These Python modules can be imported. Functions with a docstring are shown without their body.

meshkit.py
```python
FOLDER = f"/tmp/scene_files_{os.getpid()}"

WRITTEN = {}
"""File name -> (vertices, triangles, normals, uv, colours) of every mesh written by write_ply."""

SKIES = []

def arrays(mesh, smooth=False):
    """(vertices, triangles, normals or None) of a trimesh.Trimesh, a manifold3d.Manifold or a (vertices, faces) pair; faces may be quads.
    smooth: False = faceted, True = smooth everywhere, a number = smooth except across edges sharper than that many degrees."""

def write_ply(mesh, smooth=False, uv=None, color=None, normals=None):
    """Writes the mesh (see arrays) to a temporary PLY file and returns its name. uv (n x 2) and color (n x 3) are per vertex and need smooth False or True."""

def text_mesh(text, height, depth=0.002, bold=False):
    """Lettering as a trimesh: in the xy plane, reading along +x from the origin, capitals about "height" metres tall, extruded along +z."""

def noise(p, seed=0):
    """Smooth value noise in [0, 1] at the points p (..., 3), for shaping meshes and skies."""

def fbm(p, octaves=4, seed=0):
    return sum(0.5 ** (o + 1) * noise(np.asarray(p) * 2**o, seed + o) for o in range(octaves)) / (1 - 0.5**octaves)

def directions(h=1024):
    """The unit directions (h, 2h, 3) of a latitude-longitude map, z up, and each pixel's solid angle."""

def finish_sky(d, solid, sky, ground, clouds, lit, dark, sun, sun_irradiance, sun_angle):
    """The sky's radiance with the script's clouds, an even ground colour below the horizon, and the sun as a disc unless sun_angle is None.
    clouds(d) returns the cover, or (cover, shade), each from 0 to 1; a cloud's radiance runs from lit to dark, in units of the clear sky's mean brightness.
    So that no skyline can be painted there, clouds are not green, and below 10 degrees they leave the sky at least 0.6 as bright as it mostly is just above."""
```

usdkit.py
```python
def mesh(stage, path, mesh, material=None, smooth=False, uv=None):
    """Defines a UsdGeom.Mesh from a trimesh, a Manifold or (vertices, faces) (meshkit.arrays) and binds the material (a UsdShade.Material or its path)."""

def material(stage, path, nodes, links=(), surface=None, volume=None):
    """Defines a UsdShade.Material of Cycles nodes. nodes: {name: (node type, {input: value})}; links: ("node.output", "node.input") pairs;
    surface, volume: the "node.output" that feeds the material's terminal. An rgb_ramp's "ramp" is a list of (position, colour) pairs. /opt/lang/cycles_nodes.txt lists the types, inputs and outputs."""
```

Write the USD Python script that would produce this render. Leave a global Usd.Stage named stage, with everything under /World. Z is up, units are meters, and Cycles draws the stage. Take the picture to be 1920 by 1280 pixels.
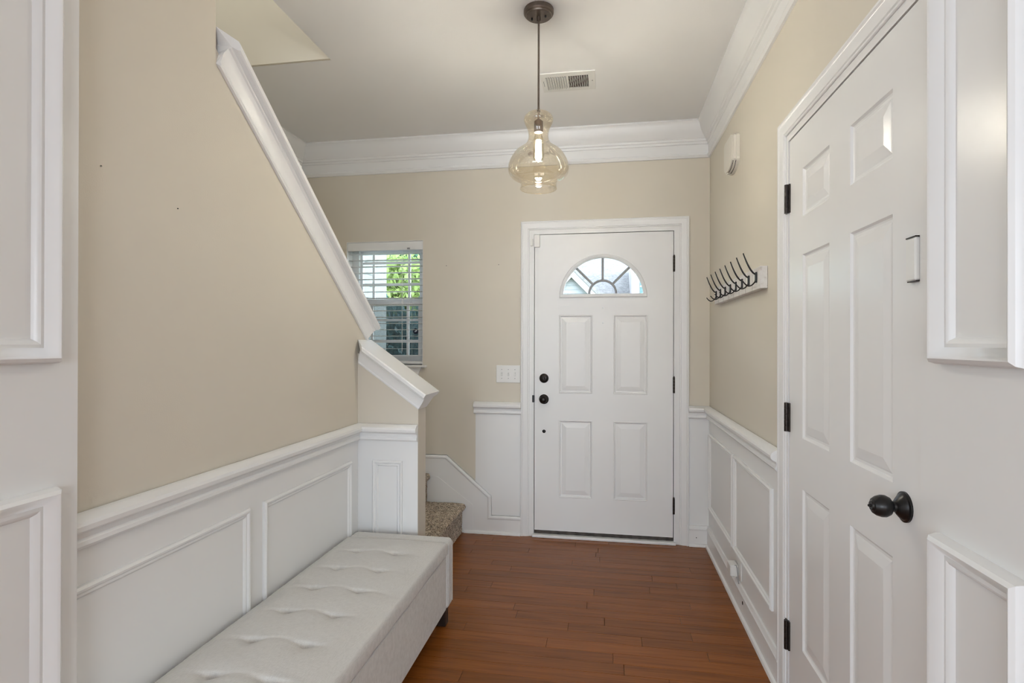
import math, random
import numpy as np, trimesh, usdkit, meshkit
import manifold3d as m3
from shapely.geometry import Polygon, Point, box as sbox
from pxr import Usd, UsdGeom, UsdLux, UsdShade, Gf, Sdf

stage = Usd.Stage.CreateInMemory()
UsdGeom.SetStageUpAxis(stage, 'Z'); UsdGeom.SetStageMetersPerUnit(stage, 1.0)
UsdGeom.Xform.Define(stage, '/World'); UsdGeom.Scope.Define(stage, '/World/Looks')
random.seed(7); RNG = np.random.default_rng(7)
PI = math.pi

# ------------------------------------------------------------------ camera, sky, sun, lights, exposure
CX, CY, CZ, YAW, PIT, ROL, FPX = -0.6591, -3.7904, 1.3137, 0.1672, 0.0025, 0.0021, 1050.03
F = np.array([-math.sin(YAW)*math.cos(PIT), math.cos(YAW)*math.cos(PIT), math.sin(PIT)])
R = np.array([math.cos(YAW), math.sin(YAW), 0.0]); U = np.cross(R, F)
R2 = R*math.cos(ROL)+U*math.sin(ROL); U2 = -R*math.sin(ROL)+U*math.cos(ROL)
cam = UsdGeom.Camera.Define(stage, '/World/camera')
mt = Gf.Matrix4d(*R2, 0, *U2, 0, *(-F), 0, CX, CY, CZ, 1)
cam.AddTransformOp().Set(mt)
cam.CreateHorizontalApertureAttr(36.0); cam.CreateVerticalApertureAttr(24.0)
cam.CreateFocalLengthAttr(36.0*FPX/1920.0); cam.CreateClippingRangeAttr((0.05, 500.0))
cam.CreateExposureAttr(0.33)

SKY = usdkit.material(stage, '/World/Looks/sky', {
    's': ('sky_texture', {'sky_type': 'multiple_scattering', 'sun_disc': False, 'sun_elevation': math.radians(48), 'sun_rotation': math.radians(150), 'aerosol_density': 2.0}),
    'h': ('hsv', {'saturation': 0.55, 'value': 1.0}),
    'b': ('background_shader', {'strength': 0.62})}, [('s.color', 'h.color'), ('h.color', 'b.color')], surface='b.background')
dome = UsdLux.DomeLight.Define(stage, '/World/sky_light'); dome.CreateIntensityAttr(1.0)
UsdShade.MaterialBindingAPI.Apply(dome.GetPrim()).Bind(SKY)
sun = UsdLux.DistantLight.Define(stage, '/World/sun_light')
sun.CreateIntensityAttr(2.2); sun.CreateAngleAttr(0.53); sun.CreateColorAttr((1.0, 0.95, 0.86))
sun.AddRotateXYZOp().Set((42.0, 0.0, 28.0))

def rect_light(name, pos, rot, w, h, power, color=(1, 1, 1)):
    l = UsdLux.RectLight.Define(stage, '/World/'+name)
    l.CreateWidthAttr(w); l.CreateHeightAttr(h); l.CreateIntensityAttr(power); l.CreateColorAttr(color)
    l.AddTranslateOp().Set(pos); l.AddRotateXYZOp().Set(rot)
    return l
# fill panels added at invented windows behind the camera; unseen light over the stairs
rect_light('added_fill_panel', (-1.9, -8.15, 1.45), (90, 0, 0), 1.7, 1.8, 7.4, (0.88, 1.0, 1.13))
rect_light('added_fill_panel_001', (0.9, -8.15, 1.45), (90, 0, 0), 1.7, 1.8, 7.4, (0.88, 1.0, 1.13))
rect_light('added_fill_panel_002', (-3.2, -5.2, 1.45), (0, -90, 0), 1.8, 1.8, 2.2, (0.86, 1.0, 1.14))
rect_light('unseen_stairwell_light', (-2.45, -2.1, 5.0), (0, 0, 0), 0.5, 0.9, 15.5, (0.92, 1.0, 1.05))  # out of view, placed to light the wall above the stairs

# ------------------------------------------------------------------ materials
def mat(name, color, rough=0.5, var=0.0, vscale=3.0, bump=0.0, bscale=80.0, **kw):
    n = {'p': ('principled_bsdf', {'base_color': color, 'roughness': rough, **kw})}; L = []
    n['g'] = ('geometry', {})
    if var:
        n['n'] = ('noise_texture', {'scale': vscale, 'detail': 4.0})
        n['r'] = ('rgb_ramp', {'ramp': [(0.3, tuple(c*(1-var) for c in color)), (0.7, tuple(min(1, c*(1+var)) for c in color))]})
        L += [('g.position', 'n.vector'), ('n.fac', 'r.fac'), ('r.color', 'p.base_color')]
    if bump:
        n['m'] = ('noise_texture', {'scale': bscale, 'detail': 3.0}); n['b'] = ('bump', {'strength': bump, 'distance': 0.002})
        L += [('g.position', 'm.vector'), ('m.fac', 'b.height'), ('b.normal', 'p.normal')]
    return usdkit.material(stage, '/World/Looks/'+name, n, L, surface='p.BSDF')

M = {}
M['trim'] = mat('white_trim_paint', (0.835, 0.83, 0.82), 0.38, 0.012, 2.0, 0.05, 60)
M['gloss'] = mat('white_gloss_paint', (0.83, 0.825, 0.815), 0.29, 0.012, 2.0, 0.06, 38)
M['beige'] = mat('beige_wall_paint', (0.685, 0.630, 0.535), 0.62, 0.015, 1.5, 0.12, 240)
M['ceil'] = mat('ceiling_paint', (0.88, 0.875, 0.865), 0.85, 0.01, 1.5, 0.15, 200)
M['black'] = mat('black_metal', (0.012, 0.011, 0.011), 0.32, 0, metallic=0.3)
M['bronze'] = mat('dark_bronze', (0.026, 0.022, 0.02), 0.34, 0.2, 60, metallic=0.8)
M['lampmetal'] = mat('brushed_bronze', (0.15, 0.118, 0.095), 0.38, 0.12, 60, metallic=0.75)
M['hinge'] = mat('dark_hinge_metal', (0.03, 0.022, 0.018), 0.42, 0.3, 50, 0.2, 90, metallic=0.5)
M['dark'] = mat('dark_gap', (0.02, 0.018, 0.016), 0.8)
M['rubber'] = mat('worn_sweep_rubber', (0.06, 0.05, 0.042), 0.7, 0.5, 25)
M['plastic'] = mat('white_plastic', (0.80, 0.79, 0.76), 0.35)
M['ivory'] = mat('ivory_plastic', (0.74, 0.70, 0.62), 0.42)
M['grille'] = mat('grey_grille', (0.33, 0.33, 0.33), 0.5)
M['vinyl'] = mat('white_vinyl', (0.82, 0.82, 0.81), 0.35)
M['slat'] = usdkit.material(stage, '/World/Looks/blind_slat', {
    'p': ('principled_bsdf', {'base_color': (0.82, 0.81, 0.79), 'roughness': 0.4}), 't': ('translucent_bsdf', {'color': (0.85, 0.84, 0.82)}),
    'x': ('mix_closure', {'fac': 0.12})}, [('p.BSDF', 'x.closure1'), ('t.BSDF', 'x.closure2')], surface='x.closure')
M['wood_leg'] = mat('dark_stained_leg', (0.028, 0.016, 0.012), 0.4, 0.3, 40)
M['rack'] = usdkit.material(stage, '/World/Looks/whitewashed_board', {
    'g': ('geometry', {}), 'mp': ('mapping', {'scale': (60.0, 6.0, 60.0)}), 'n': ('noise_texture', {'scale': 1.0, 'detail': 5.0, 'roughness': 0.6}),
    'r': ('rgb_ramp', {'ramp': [(0.25, (0.52, 0.47, 0.42)), (0.42, (0.74, 0.71, 0.68)), (0.7, (0.80, 0.78, 0.76))]}), 'b': ('bump', {'strength': 0.3, 'distance': 0.001}),
    'p': ('principled_bsdf', {'roughness': 0.55})},
    [('g.position', 'mp.vector'), ('mp.vector', 'n.vector'), ('n.fac', 'r.fac'), ('r.color', 'p.base_color'), ('n.fac', 'b.height'), ('b.normal', 'p.normal')], surface='p.BSDF')

def wood(name, tone, off):
    t = lambda c: tuple(x*tone for x in c)
    return usdkit.material(stage, '/World/Looks/'+name, {
        'g': ('geometry', {}), 'mp': ('mapping', {'scale': (2.2, 34.0, 34.0), 'location': (off, off*1.7, 0)}),
        'n': ('noise_texture', {'scale': 1.0, 'detail': 6.0, 'roughness': 0.62, 'distortion': 0.6}),
        'mq': ('mapping', {'scale': (5.0, 150.0, 150.0), 'location': (off*3, off, 0)}), 'q': ('noise_texture', {'scale': 1.0, 'detail': 3.0}),
        'r': ('rgb_ramp', {'ramp': [(0.25, t((0.185, 0.055, 0.008))), (0.45, t((0.25, 0.078, 0.013))), (0.62, t((0.285, 0.093, 0.017))), (0.8, t((0.235, 0.071, 0.012)))]}),
        'rq': ('rgb_ramp', {'ramp': [(0.38, (0.70, 0.66, 0.62)), (0.55, (1, 1, 1))]}), 'mx': ('mix', {'mix_type': 'multiply', 'fac': 0.5}),
        'b': ('bump', {'strength': 0.12, 'distance': 0.001}),
        'p': ('principled_bsdf', {'roughness': 0.26, 'specular_ior_level': 0.28})},
        [('g.position', 'mp.vector'), ('mp.vector', 'n.vector'), ('n.fac', 'r.fac'), ('g.position', 'mq.vector'), ('mq.vector', 'q.vector'), ('q.fac', 'rq.fac'),
         ('r.color', 'mx.color1'), ('rq.color', 'mx.color2'), ('mx.color', 'p.base_color'), ('n.fac', 'b.height'), ('b.normal', 'p.normal')], surface='p.BSDF')
WOODS = [wood('oak_board_%s' % w, tn, of) for w, tn, of in (('amber', 1.0, 0.0), ('mid', 0.93, 3.3), ('red', 1.06, 7.1), ('deep', 0.88, 11.9), ('warm', 0.99, 17.3), ('light', 1.12, 23.9))]

M['linen'] = usdkit.material(stage, '/World/Looks/linen_fabric', {
    'g': ('geometry', {}), 'ma': ('mapping', {'scale': (60.0, 900.0, 400.0)}), 'a': ('noise_texture', {'scale': 1.0, 'detail': 2.0}),
    'mb': ('mapping', {'scale': (900.0, 60.0, 60.0)}), 'b': ('noise_texture', {'scale': 1.0, 'detail': 2.0}),
    'mx': ('mix', {'mix_type': 'mix', 'fac': 0.5}), 'bw': ('rgb_to_bw', {}),
    'r': ('rgb_ramp', {'ramp': [(0.35, (0.56, 0.545, 0.515)), (0.5, (0.67, 0.655, 0.625)), (0.65, (0.75, 0.735, 0.71))]}),
    'bp': ('bump', {'strength': 0.35, 'distance': 0.001}), 'p': ('principled_bsdf', {'roughness': 0.85, 'sheen_weight': 0.15})},
    [('g.position', 'ma.vector'), ('ma.vector', 'a.vector'), ('g.position', 'mb.vector'), ('mb.vector', 'b.vector'), ('a.color', 'mx.color1'), ('b.color', 'mx.color2'),
     ('mx.color', 'bw.color'), ('bw.val', 'r.fac'), ('r.color', 'p.base_color'), ('bw.val', 'bp.height'), ('bp.normal', 'p.normal')], surface='p.BSDF')
M['carpet'] = usdkit.material(stage, '/World/Looks/speckled_carpet', {
    'g': ('geometry', {}), 'n': ('noise_texture', {'scale': 120.0, 'detail': 1.5}), 'k': ('noise_texture', {'scale': 45.0, 'detail': 3.0}),
    'r': ('rgb_ramp', {'ramp': [(0.39, (0.07, 0.048, 0.030)), (0.46, (0.27, 0.20, 0.135)), (0.53, (0.45, 0.36, 0.26)), (0.61, (0.74, 0.64, 0.50))]}),
    'mx': ('mix', {'fac': 0.3}), 'bw': ('rgb_to_bw', {}), 'bp': ('bump', {'strength': 0.9, 'distance': 0.004}), 'p': ('principled_bsdf', {'roughness': 0.95, 'sheen_weight': 0.2})},
    [('g.position', 'n.vector'), ('g.position', 'k.vector'), ('n.color', 'mx.color1'), ('k.color', 'mx.color2'), ('mx.color', 'bw.color'), ('bw.val', 'r.fac'), ('r.color', 'p.base_color'),
     ('n.fac', 'bp.height'), ('bp.normal', 'p.normal')], surface='p.BSDF')

def thin_glass(name, tint, refl=1.0, rough=0.0, top=0.6):
    return usdkit.material(stage, '/World/Looks/'+name, {
        'f': ('fresnel', {'IOR': 1.45}), 'm': ('math', {'math_type': 'multiply', 'value2': refl, 'use_clamp': True}), 'mm': ('math', {'math_type': 'minimum', 'value2': top}),
        't': ('glossy_bsdf', {'roughness': rough, 'color': (1, 1, 1)}), 'c': ('transparent_bsdf', {'color': tint}), 'x': ('mix_closure', {})},
        [('f.fac', 'm.value1'), ('m.value', 'mm.value1'), ('mm.value', 'x.fac'), ('c.BSDF', 'x.closure1'), ('t.BSDF', 'x.closure2')], surface='x.closure')
M['pane'] = thin_glass('window_glass', (0.95, 0.98, 0.97))
M['amber'] = thin_glass('champagne_glass', (0.955, 0.905, 0.80), 1.7, 0.03, 0.50)
M['bulb'] = thin_glass('bulb_glass', (0.98, 0.95, 0.88), 1.0)
M['screen'] = usdkit.material(stage, '/World/Looks/insect_screen', {'t': ('transparent_bsdf', {'color': (1, 1, 1)}), 'd': ('diffuse_bsdf', {'color': (0.05, 0.06, 0.065)}), 'x': ('mix_closure', {'fac': 0.42})},
    [('t.BSDF', 'x.closure1'), ('d.BSDF', 'x.closure2')], surface='x.closure')
M['filament'] = usdkit.material(stage, '/World/Looks/glowing_filament', {'e': ('emission', {'color': (0.93, 0.95, 0.97), 'strength': 640.0})}, surface='e.emission')
M['navy'] = mat('navy_sticker', (0.008, 0.012, 0.035), 0.4)
M['decal'] = mat('white_decal', (0.8, 0.82, 0.84), 0.4)
# outdoors
M['siding'] = mat('pale_blue_siding', (0.21, 0.22, 0.22), 0.6)
M['wsiding'] = mat('white_siding', (0.25, 0.255, 0.235), 0.6)
M['fascia'] = mat('white_fascia', (0.31, 0.28, 0.265), 0.5)
M['shingle'] = mat('grey_shingles', (0.165, 0.155, 0.145), 0.9, 0.28, 9.0, 0.4, 20)
M['shutter'] = mat('dark_window', (0.04, 0.10, 0.10), 0.3)
M['grass'] = mat('lawn_grass', (0.10, 0.17, 0.045), 0.9, 0.35, 4.0, 0.6, 30)
M['asphalt'] = mat('street_asphalt', (0.2, 0.2, 0.2), 0.9, 0.1, 5.0)
M['bark'] = mat('tree_bark', (0.10, 0.075, 0.055), 0.9, 0.3, 20, 0.6, 30)
def leaf(name, c1, c2):
    return usdkit.material(stage, '/World/Looks/'+name, {
        'g': ('geometry', {}), 'r': ('rgb_ramp', {'ramp': [(0.0, c1), (1.0, c2)]}), 'd': ('principled_bsdf', {'roughness': 0.45}), 't': ('translucent_bsdf', {}),
        'x': ('mix_closure', {'fac': 0.3})},
        [('g.random_per_island', 'r.fac'), ('r.color', 'd.base_color'), ('r.color', 't.color'), ('d.BSDF', 'x.closure1'), ('t.BSDF', 'x.closure2')], surface='x.closure')
M['leaf_bright'] = leaf('sunlit_tone_leaf', (0.22, 0.29, 0.08), (0.52, 0.53, 0.22))  # sunlit brightness put into the leaf colour
M['leaf_mid'] = leaf('green_leaf', (0.07, 0.17, 0.10), (0.22, 0.37, 0.24))
M['leaf_dark'] = leaf('shade_tone_leaf', (0.05, 0.10, 0.095), (0.13, 0.21, 0.19))  # shade on the shrubs put into the leaf colour

# ------------------------------------------------------------------ helpers
_used = {}
def numbered(parent, name):
    k = (parent, name); _used[k] = _used.get(k, -1)+1
    return f'{parent}/{name}' + ('' if _used[k] == 0 else '_%03d' % _used[k])
def custom(p, **kw):
    for k, v in kw.items():
        if v: p.SetCustomDataByKey(k, v)
def thing(name, label=None, category=None, loc=(0, 0, 0), group=None, kind=None):
    x = UsdGeom.Xform.Define(stage, numbered('/World', name)); x.AddTranslateOp().Set(tuple(float(a) for a in loc))
    custom(x.GetPrim(), label=label, category=category, group=group, kind=kind)
    return x.GetPrim()
def obj(name, mesh, material, parent=None, smooth=False, label=None, category=None, group=None, kind=None):
    path = str(parent.GetPath()) if parent else '/World'
    if parent is not None:
        p, o = parent, np.zeros(3)
        while p and str(p.GetPath()) != '/World':
            for op in UsdGeom.Xformable(p).GetOrderedXformOps():
                o = o+np.array(op.Get())
            p = p.GetParent()
        if np.any(o):
            if hasattr(mesh, 'to_mesh'): mesh = trimesh.Trimesh(*meshkit.arrays(mesh)[:2], process=False)
            elif isinstance(mesh, tuple): mesh = trimesh.Trimesh(*mesh, process=False)
            mesh = mesh.copy(); mesh.apply_translation(-o)
    m = usdkit.mesh(stage, numbered(path, name), mesh, M[material] if isinstance(material, str) else material, smooth=smooth)
    custom(m.GetPrim(), label=label, category=category, group=group, kind=kind)
    return m.GetPrim()
def struct(name, mesh, material, label, parent=None, smooth=False):
    return obj(name, mesh, material, parent, smooth, label=label, kind=None if parent else 'structure')
cat = trimesh.util.concatenate
def bx(x0, x1, y0, y1, z0, z1, bev=0.0):
    x0, x1 = sorted((x0, x1)); y0, y1 = sorted((y0, y1)); z0, z1 = sorted((z0, z1))
    if bev <= 0:
        b = trimesh.creation.box((x1-x0, y1-y0, z1-z0)); b.apply_translation(((x0+x1)/2, (y0+y1)/2, (z0+z1)/2)); return b
    pts = []
    for sx in (0, 1):
        for sy in (0, 1):
            for sz in (0, 1):
                c = np.array([(x0, x1)[sx], (y0, y1)[sy], (z0, z1)[sz]]); d = np.array([1-2*sx, 1-2*sy, 1-2*sz])*bev
                for k in range(3):
                    e = d.copy(); e[k] = 0; pts.append(c+e)
    return trimesh.convex.convex_hull(np.array(pts))
def rbox(x0, x1, y0, y1, z0, z1, r, seg=16):
    s = m3.Manifold.sphere(r, seg); c = []
    for x in (x0+r, x1-r):
        for y in (y0+r, y1-r):
            for z in (z0+r, z1-r): c.append(s.translate((x, y, z)))
    return tm(m3.Manifold.batch_hull(c))
def tm(m): return trimesh.Trimesh(*meshkit.arrays(m)[:2], process=False)
def cyl(p0, p1, r, n=16, r1=None):
    p0, p1 = np.array(p0, float), np.array(p1, float); d = p1-p0; L = np.linalg.norm(d)
    m = tm(m3.Manifold.cylinder(L, r, r if r1 is None else r1, n))
    m.apply_transform(trimesh.geometry.align_vectors((0, 0, 1), d/L)); m.apply_translation(p0); return m
def tube(path, r, n=8):
    p = np.array(path, float); t = np.gradient(p, axis=0); t /= np.linalg.norm(t, axis=1)[:, None]
    ref = np.array([0, 0, 1.0]) if abs(t[:, 2]).max() < 0.9 else (np.array([0, 1.0, 0]) if abs(t[:, 1]).max() < 0.9 else np.array([1.0, 0, 0]))
    a = np.cross(t, ref); a /= np.linalg.norm(a, axis=1)[:, None]; b = np.cross(t, a)
    ang = np.arange(n)*2*PI/n
    rr = np.broadcast_to(r, (len(p),))
    v = (p[:, None]+rr[:, None, None]*(np.cos(ang)[None, :, None]*a[:, None]+np.sin(ang)[None, :, None]*b[:, None])).reshape(-1, 3)
    f = []
    for i in range(len(p)-1):
        for j in range(n):
            q = [i*n+j, i*n+(j+1) % n, (i+1)*n+(j+1) % n, (i+1)*n+j]; f += [[q[0], q[1], q[2]], [q[0], q[2], q[3]]]
    c0, c1 = len(v), len(v)+1; v = np.vstack([v, p[0], p[-1]])
    for j in range(n): f += [[c0, (j+1) % n, j], [c1, (len(p)-1)*n+j, (len(p)-1)*n+(j+1) % n]]
    return orient(trimesh.Trimesh(v, f, process=False))
def orient(m):
    if m.volume < 0: m.invert()
    return m
def lathe(prof, center, n=48, axis='z'):
    p = np.array(prof, float); ang = np.arange(n)*2*PI/n
    v = np.stack([p[:, None, 0]*np.cos(ang), p[:, None, 0]*np.sin(ang), np.broadcast_to(p[:, None, 1], (len(p), n))], -1).reshape(-1, 3)
    f = []
    for i in range(len(p)-1):
        for j in range(n):
            q = [i*n+j, i*n+(j+1) % n, (i+1)*n+(j+1) % n, (i+1)*n+j]; f += [[q[0], q[1], q[2]], [q[0], q[2], q[3]]]
    m = trimesh.Trimesh(v, f, process=False); m.merge_vertices(); m.update_faces(m.nondegenerate_faces())
    if axis == 'y-': m.apply_transform(trimesh.geometry.align_vectors((0, 0, 1), (0, -1, 0)))
    if axis == 'x-': m.apply_transform(trimesh.geometry.align_vectors((0, 0, 1), (-1, 0, 0)))
    m.apply_translation(center); return orient(m)
def sweep(T, path, prof, closed=False):
    """prof (u, v) swept along a plane polyline; u runs to the path's left, v out of the plane; corners mitred."""
    P = np.array(path, float); n = len(P); offs = []
    for i in range(n):
        def nrm(a, b):
            d = P[b]-P[a]; d = d/np.linalg.norm(d); return np.array([-d[1], d[0]])
        if closed: n1, n2 = nrm((i-1) % n, i), nrm(i, (i+1) % n)
        elif i == 0: n1 = n2 = nrm(0, 1)
        elif i == n-1: n1 = n2 = nrm(n-2, n-1)
        else: n1, n2 = nrm(i-1, i), nrm(i, i+1)
        offs.append((n1+n2)/(1+n1@n2))
    k = len(prof); v = []
    for i in range(n):
        for (u, w) in prof:
            q = P[i]+offs[i]*u; v.append(T(q[0], q[1], w))
    f = []
    for i in range(n if closed else n-1):
        i2 = (i+1) % n
        for j in range(k):
            j2 = (j+1) % k; a, b, c, d = i*k+j, i*k+j2, i2*k+j2, i2*k+j; f += [[a, b, c], [a, c, d]]
    if not closed:
        for base, flip in ((0, False), ((n-1)*k, True)):
            try:
                tri = trimesh.creation.triangulate_polygon(Polygon(prof), engine='earcut')
                pv, pf = tri
                idx = [int(np.argmin(((np.array(prof)-q)**2).sum(1))) for q in pv]
                for t in pf:
                    g = [base+idx[t[0]], base+idx[t[1]], base+idx[t[2]]]; f.append(g[::-1] if flip else g)
            except Exception:
                for j in range(1, k-1): f.append([base, base+j, base+j+1][::(-1 if flip else 1)])
    m = trimesh.Trimesh(np.array(v), np.array(f), process=False)
    trimesh.repair.fix_winding(m)
    return orient(m)
# planes: (a, b, v) -> xyz
XL, YE = -1.896, -1.134                       # left wall face, face of the knee wall
TF = lambda a, b, v: (a, -v, b)               # front wall y = 0
TR = lambda a, b, v: (-v, a, b)               # right wall x = 0
TL = lambda a, b, v: (XL+v, a, b)             # left wall
TE = lambda a, b, v: (a, YE-v, b)             # knee wall face
def rect(a0, a1, b0, b1): return [(a0, b0), (a1, b0), (a1, b1), (a0, b1)]      # counterclockwise: left is inside
def rings(T, a0, a1, b0, b1, prof, back=-0.02):
    """A raised panel: rectangles inset by u at height v, filled in the middle and closed behind."""
    v, f = [], []
    L = list(prof)+[]
    seq = [(0.0, back)]+L
    for (u, w) in seq:
        for a, b in ((a0+u, b0+u), (a1-u, b0+u), (a1-u, b1-u), (a0+u, b1-u)): v.append(T(a, b, w))
    for i in range(len(seq)-1):
        for j in range(4):
            a, b = i*4+j, i*4+(j+1) % 4; c, d = b+4, a+4; f += [[a, b, c], [a, c, d]]
    e = (len(seq)-1)*4; f += [[e, e+1, e+2], [e, e+2, e+3], [0, 2, 1], [0, 3, 2]]
    m = trimesh.Trimesh(np.array(v), np.array(f), process=False); trimesh.repair.fix_winding(m); return orient(m)
def slab(T, poly, v0, v1):
    m = trimesh.creation.extrude_polygon(poly, 1.0, engine='earcut'); p = m.vertices
    m.vertices = np.array([T(a, b, v0+(v1-v0)*c) for a, b, c in p]); trimesh.repair.fix_winding(m); return orient(m)
def boxcut(b, *holes):
    m = m3.Manifold.cube((b[1]-b[0], b[3]-b[2], b[5]-b[4])).translate((b[0], b[2], b[4]))
    for h in holes: m = m - m3.Manifold.cube((h[1]-h[0], h[3]-h[2], h[5]-h[4])).translate((h[0], h[2], h[4]))
    return tm(m)

CEIL, STX, SHX = 2.743, -2.025, -2.87         # ceiling height, stair-side face of the left wall, far side wall of the stairwell
SLOPE = 0.77
PANEL = [(0, 0), (0, .008), (.006, .014), (.012, .0125), (.017, .006), (.023, .0075), (.028, .003), (.030, 0)]
PIERM = [(0, 0), (0, .010), (.004, .024), (.011, .030), (.017, .028), (.031, .014), (.033, .011), (.040, .012), (.046, .009), (.050, .003), (.052, 0)]
CASE = [(0, 0), (0, .017), (.003, .020), (.011, .021), (.015, .0175), (.019, .016), (.034, .0145), (.047, .012), (.050, .009), (.056, .009), (.058, .007), (.058, 0)]
RAIL = [(0, .909), (.008, .909), (.020, .905), (.034, .895), (.038, .886), (.036, .874), (.030, .868), (.018, .863), (.015, .851), (.020, .844), (.021, .834), (.014, .826), (0, .823)]

# ------------------------------------------------------------------ the shell
fl = thing('floor', 'reddish brown oak strip floor running across the hall', kind='structure')
obj('subfloor', bx(-3.4, 2.75, -8.35, -0.0, -.12, -.019), 'dark', fl)
W = 0.0762
rows = 33
for r in range(rows):
    y1 = -0.004 - r*W; y0 = y1-W+.0004
    x = -2.0 - random.uniform(0, .9)
    while x < 0.0:
        L = random.choice((.42, .55, .68, .8, .95, 1.15, 1.3)); x2 = x+L
        if -0.002-x2 < .10: x2 = 0.0
        a, b = max(x, -2.0), min(x2, -0.002)
        if b-a > 0.05:
            dz = random.uniform(-.0004, 0.0)
            pl = bx(a+.0006, b-.0006, y0+.0005, y1, -.0185, dz, .0012)
            obj('plank', pl, WOODS[random.choice((0, 0, 1, 1, 2, 3, 4, 4, 5))], fl)
        x = x2
obj('rear_boards', bx(-3.35, 2.7, -8.3, -0.004-rows*W, -.0185, -.0005), WOODS[0], fl)

wf = thing('wall_front', 'beige front wall with the entry door and stair window', kind='structure')
DX0, DX1, DZ = -1.146, -0.224, 2.052
WX0, WX1, WZ0, WZ1 = -2.512, -1.937, 1.157, 2.037
obj('drywall', boxcut((-3.0, 2.9, 0, .15, -.1, 5.4), (DX0-.036, DX1+.040, -.1, .3, -.001, DZ+.034), (WX0, WX1, -.1, .3, WZ0, WZ1)), 'beige', wf)
obj('wainscot', bx(-1.553, DX0-.08, -.005, 0.002, 0, .86), 'trim', wf)
obj('wainscot', bx(DX1+.08, .002, -.005, 0.002, 0, .86), 'trim', wf)
wr = thing('wall_right', 'right-hand hall wall, beige over white panelling', kind='structure')
obj('drywall', boxcut((0, .15, -2.95, 0, -.1, CEIL+.1), (-.1, .2, -2.4745, -1.578, -.001, 2.08)), 'beige', wr)
obj('wainscot', bx(-.005, .002, -1.53, 0, 0, .86), 'trim', wr)
for a0, a1 in ((-.726, -.05), (-1.427, -.752)):
    obj('panel_moulding', sweep(TR, rect(a0, a1, .252, .738), [(u, w+.005) if w else (u, w) for u, w in PANEL], True), 'trim', wr, 30)
obj('pier_face', bx(-.004, .001, -2.95, -2.4755, 0, CEIL), 'gloss', wr)
TRP = lambda a, b, v: (-.003-v, a, b)
obj('pier_moulding', sweep(TRP, rect(-2.797, -2.548, 1.274, 2.45), PIERM, True), 'gloss', wr, 30, label='upper frame moulding on the white pier')
obj('pier_moulding', sweep(TRP, rect(-2.797, -2.548, .20, .938), PIERM, True), 'gloss', wr, 30, label='lower frame moulding on the white pier')

wl = thing('wall_left', 'left-hand stair wall, beige over white panelling', kind='structure')
# the wall is cut along the stair slope towards its far end
zc = lambda y: 2.255-SLOPE*(y+2.18)
poly = Polygon([(-2.95, -.05), (YE, -.05), (YE, 1.15), (-1.045, 1.15), (-1.045, zc(-1.045)), (-2.18, zc(-2.18)), (-2.18, CEIL+.12), (-2.95, CEIL+.12)])
obj('drywall', slab(TL, poly, -.129, 0), 'beige', wl)
obj('wainscot', bx(XL-.002, XL+.005, -2.72, YE, 0, .86), 'trim', wl)
TL5 = lambda a, b, v: (XL+.005+v, a, b)
for a0, a1 in ((-1.932, -1.225), (-2.69, -2.014)):
    obj('panel_moulding', sweep(TL5, rect(a0, a1, .252, .735), PANEL, True), 'trim', wl, 30)
KX = -1.577
zk = lambda x: 1.262-.709*(x-XL)
kn = Polygon([(STX, -.05), (KX, -.05), (KX, zk(KX)), (STX, zk(STX))])
obj('knee_wall', slab(TE, kn, -.115, 0), 'beige', wl)
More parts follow.
